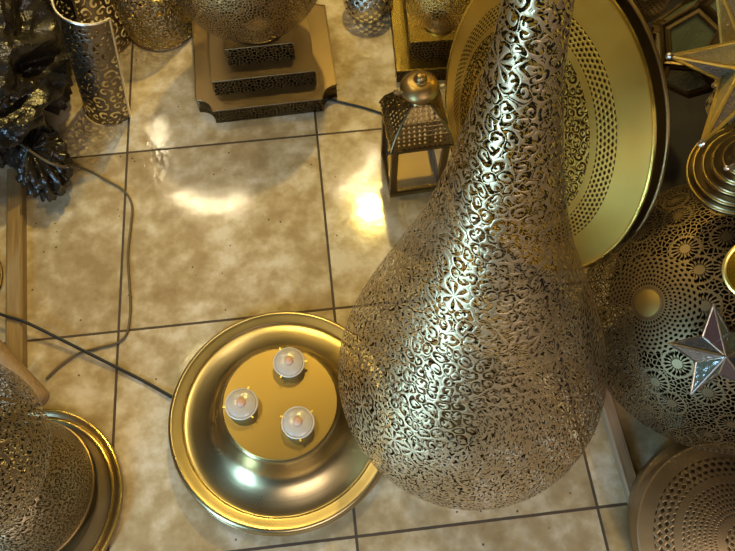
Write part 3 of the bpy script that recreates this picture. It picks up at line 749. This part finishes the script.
# faceted lantern
def poly_lantern(label, c, rad, rotm, stretch=(1, 1, 1)):
    import bmesh
    t = thing('faceted_lantern', label, 'lantern', c, rotm)
    ph = (1 + 5**.5)/2
    ico = [Vector(v).normalized() for v in [(-1, ph, 0), (1, ph, 0), (-1, -ph, 0), (1, -ph, 0), (0, -1, ph), (0, 1, ph), (0, -1, -ph), (0, 1, -ph), (ph, 0, -1), (ph, 0, 1), (-ph, 0, -1), (-ph, 0, 1)]]
    tr = [(0, 11, 5), (0, 5, 1), (0, 1, 7), (0, 7, 10), (0, 10, 11), (1, 5, 9), (5, 11, 4), (11, 10, 2), (10, 7, 6), (7, 1, 8), (3, 9, 4), (3, 4, 2), (3, 2, 6), (3, 6, 8), (3, 8, 9), (4, 9, 5), (2, 4, 11), (6, 2, 10), (8, 6, 7), (9, 8, 1)]
    cen = [(ico[a] + ico[b_] + ico[c_]).normalized()*rad for a, b_, c_ in tr]
    fr = MB(); gl = [MB(), MB(), MB()]; fcount = 0
    for vi, v in enumerate(ico):
        fc = [i for i, q in enumerate(tr) if vi in q]; u = v.cross(Vector((0.3, 0.5, 0.8))).normalized(); w = v.cross(u)
        fc.sort(key=lambda i: math.atan2(cen[i].dot(w), cen[i].dot(u))); pts = [cen[i] for i in fc]; m = sum(pts, Vector())/5
        for k in range(5):
            a, b_ = pts[k], pts[(k + 1) % 5]; fr.tube([a, b_], rad*0.05, 6)
            ai, bi = m + (a - m)*0.74 + v*rad*.02, m + (b_ - m)*0.74 + v*rad*.02
            fr.tube([ai, bi], rad*0.022, 6)
            fr.add([a, b_, bi, ai], [(0, 1, 2, 3)])
        gl[vi % 3].add([m + (q - m)*0.74 for q in pts], [(0, 1, 2, 3, 4)])
    fr.build('frame', M['dark'], t)
    for g, k in zip(gl, ('g_green', 'g_blue', 'g_green')): g.build('glass_pane', M[k], t, smooth=False)
    return t
pl = at(700, 45, 0.36)
poly_lantern('dark faceted lantern with small glass panes behind the gilt-edged star', pl, 0.078, Matrix.Rotation(0.5, 3, 'X') @ Matrix.Rotation(0.3, 3, 'Y'))
# little hooked spike on it
hk = at(668, 86, 0.47)
# pierced round shade behind the tray, top right
gp = at(640, -6, 0.30)
t = thing('ball_lamp', 'small silvery pierced ball shade wedged behind the large brass tray shade', 'lamp shade', gp)
b = MB(); b.lathe(sph(0.052, 24, 0.05, pi - .05), 64, face=-pi/2); b.build('pierced_ball', M['dots'], t, ang=80)
b = MB(); ring(b, 0.050, 0.0, 0.0025, 48); b.build('middle_band', M['brass_dk'], t)
b = MB(); b.lathe([(0.05, -gp.z), (0.045, -gp.z + 0.008), (0.006, -gp.z + 0.014), (0.006, -0.05)], 32); b.build('stand', M['dark'], t)
# pale scroll cylinder behind star
t = thing('scroll_cylinder_holder', 'pale scroll-cut cylinder holder seen between the spikes of the gilt-edged star', 'candle holder', at(728, 112, 0.40))
b = MB(); b.lathe([(0.030, 0.0), (0.033, 0.004), (0.033, 0.085)], 48, face=-pi/2); b.build('cut_body', M['jar'], t)
b = MB(); ring(b, 0.033, 0.085, 0.0018, 40); b.build('rim', M['paledge'], t)
# gold ball edge on the right
gb = at(758, 270, 0.53)
t = thing('gold_bowl', 'shiny yellow brass bowl rim peeking in at the right edge', 'bowl', gb, axis_rot((BACK - RIGHT*0.5).normalized()))
b = MB(); b.lathe(smoothprof([(0.0003, -0.022), (0.016, -0.018), (0.026, -0.004), (0.031, 0.010)], 5), 56); b.build('bowl_body', M['brass'], t)
b = MB(); ring(b, 0.031, 0.010, 0.0022, 56); b.build('rolled_rim', M['gilt'], t)
# dark wall panel-like screen behind top right (metal sheet leaning)
# ------------------------------------------------------------------ lights
def area(name, loc, tgt, size, size_y, power, col):
    l = bpy.data.lights.new(name, 'AREA'); l.shape = 'RECTANGLE'; l.size = size; l.size_y = size_y; l.energy = power; l.color = col
    o = bpy.data.objects.new(name, l); COL.objects.link(o); o.location = loc
    d = Vector(tgt) - Vector(loc); o.rotation_euler = d.to_track_quat('-Z', 'Y').to_euler(); return o
def spot(name, loc, tgt, power, col, ang=60, rad=0.04, blend=0.6):
    l = bpy.data.lights.new(name, 'SPOT'); l.energy = power; l.color = col; l.spot_size = radians(ang); l.spot_blend = blend; l.shadow_soft_size = rad
    o = bpy.data.objects.new(name, l); COL.objects.link(o); o.location = loc
    d = Vector(tgt) - Vector(loc); o.rotation_euler = d.to_track_quat('-Z', 'Y').to_euler(); return o
area('doorway_daylight', (-1.30, -1.45, 0.75), (0.15, -0.2, 0.45), 0.26, 1.5, 44, (0.36, 0.67, 1.0))
area('front_fill', (0.5, -1.8, 1.6), (0.1, -0.3, 0.0), 1.1, 0.9, 21, (1.0, 0.84, 0.74))  # broad added fill, brightens the pear-shaped lamp and the near floor
spot('warm_spot', (0.21, 1.20, 1.7), (0.06, 0.35, 0.0), 70, (1.0, 0.72, 0.18), 66, 0.03)
spot('warm_spot', (0.62, -0.35, 1.5), (0.67, 0.13, 0.56), 8, (1.0, 0.80, 0.34), 20, 0.04, 0.9)  # narrow accent light added to brighten the gilt star edges
spot('warm_spot', (-0.60, 0.45, 1.8), (-0.22, 0.08, 0.0), 24, (1.0, 0.80, 0.36), 66, 0.08)
def bulbs(cx, cy, rpx, a0, a1, n, h, power):        # arcs of unseen point lights, added to put glints on the floor
    for k in range(n):
        a = radians(a0 + (a1 - a0)*k/(n - 1)); P_ = at(cx + rpx*cos(a), cy + rpx*sin(a), 0.0); q = P_ + Vector((P_.x - CP.x, P_.y - CP.y, 0))*(h/CP.z); q.z = h
        l = bpy.data.lights.new('floor_glint_light', 'POINT'); l.energy = power; l.color = (1.0, 0.84, 0.52); l.shadow_soft_size = 0.022
        o = bpy.data.objects.new('floor_glint_light', l); COL.objects.link(o); o.location = q
bulbs(212, 150, 56, 60, 205, 13, 1.5, 1.3)  # added unseen point lights for floor glints
bulbs(335, 150, 40, 10, 80, 5, 1.5, 1.1)  # added unseen point lights for floor glints

wd = bpy.data.worlds.new('shop_surroundings'); sc.world = wd; wd.use_nodes = True; S.nt = wd.node_tree
bg = wd.node_tree.nodes['Background']; tc = S.nt.nodes.new('ShaderNodeTexCoord').outputs['Generated']
n1 = noi(tc, 2.6, 3, 0.6); vv = voro(tc, 5.0, 'F1', '3D'); lampd = S(vv.outputs['Distance']) < 0.16
base = ramp(n1.outputs[0], [(0.35, (0.05, 0.03, 0.012)), (0.5, (0.22, 0.14, 0.06)), (0.62, (0.42, 0.28, 0.12)), (0.75, (0.75, 0.55, 0.28))])
_, gy, gz = sep(tc)
glow = fmax(gy*1.4 + 0.15, 0.0)*fmax(1.0 - fabs_(gz - 0.3)*0.8, 0.0)      # warm glow added on the shop side for gold reflections, dimmer behind
mul = S.nt.nodes.new('ShaderNodeVectorMath'); mul.operation = 'SCALE'; S.nt.links.new(mixc(lampd, base, (5.0, 3.6, 1.4)), mul.inputs[0]); S.nt.links.new((glow*2.2 + 0.55).s, mul.inputs['Scale'])
S.nt.links.new(mul.outputs[0], bg.inputs[0]); bg.inputs[1].default_value = 0.22

sc.view_settings.view_transform = 'Standard'; sc.view_settings.look = 'None'; sc.view_settings.gamma = 1.0
sc.view_settings.use_curve_mapping = False; sc.view_settings.exposure = 0.0
sc.cycles.transparent_max_bounces = 32
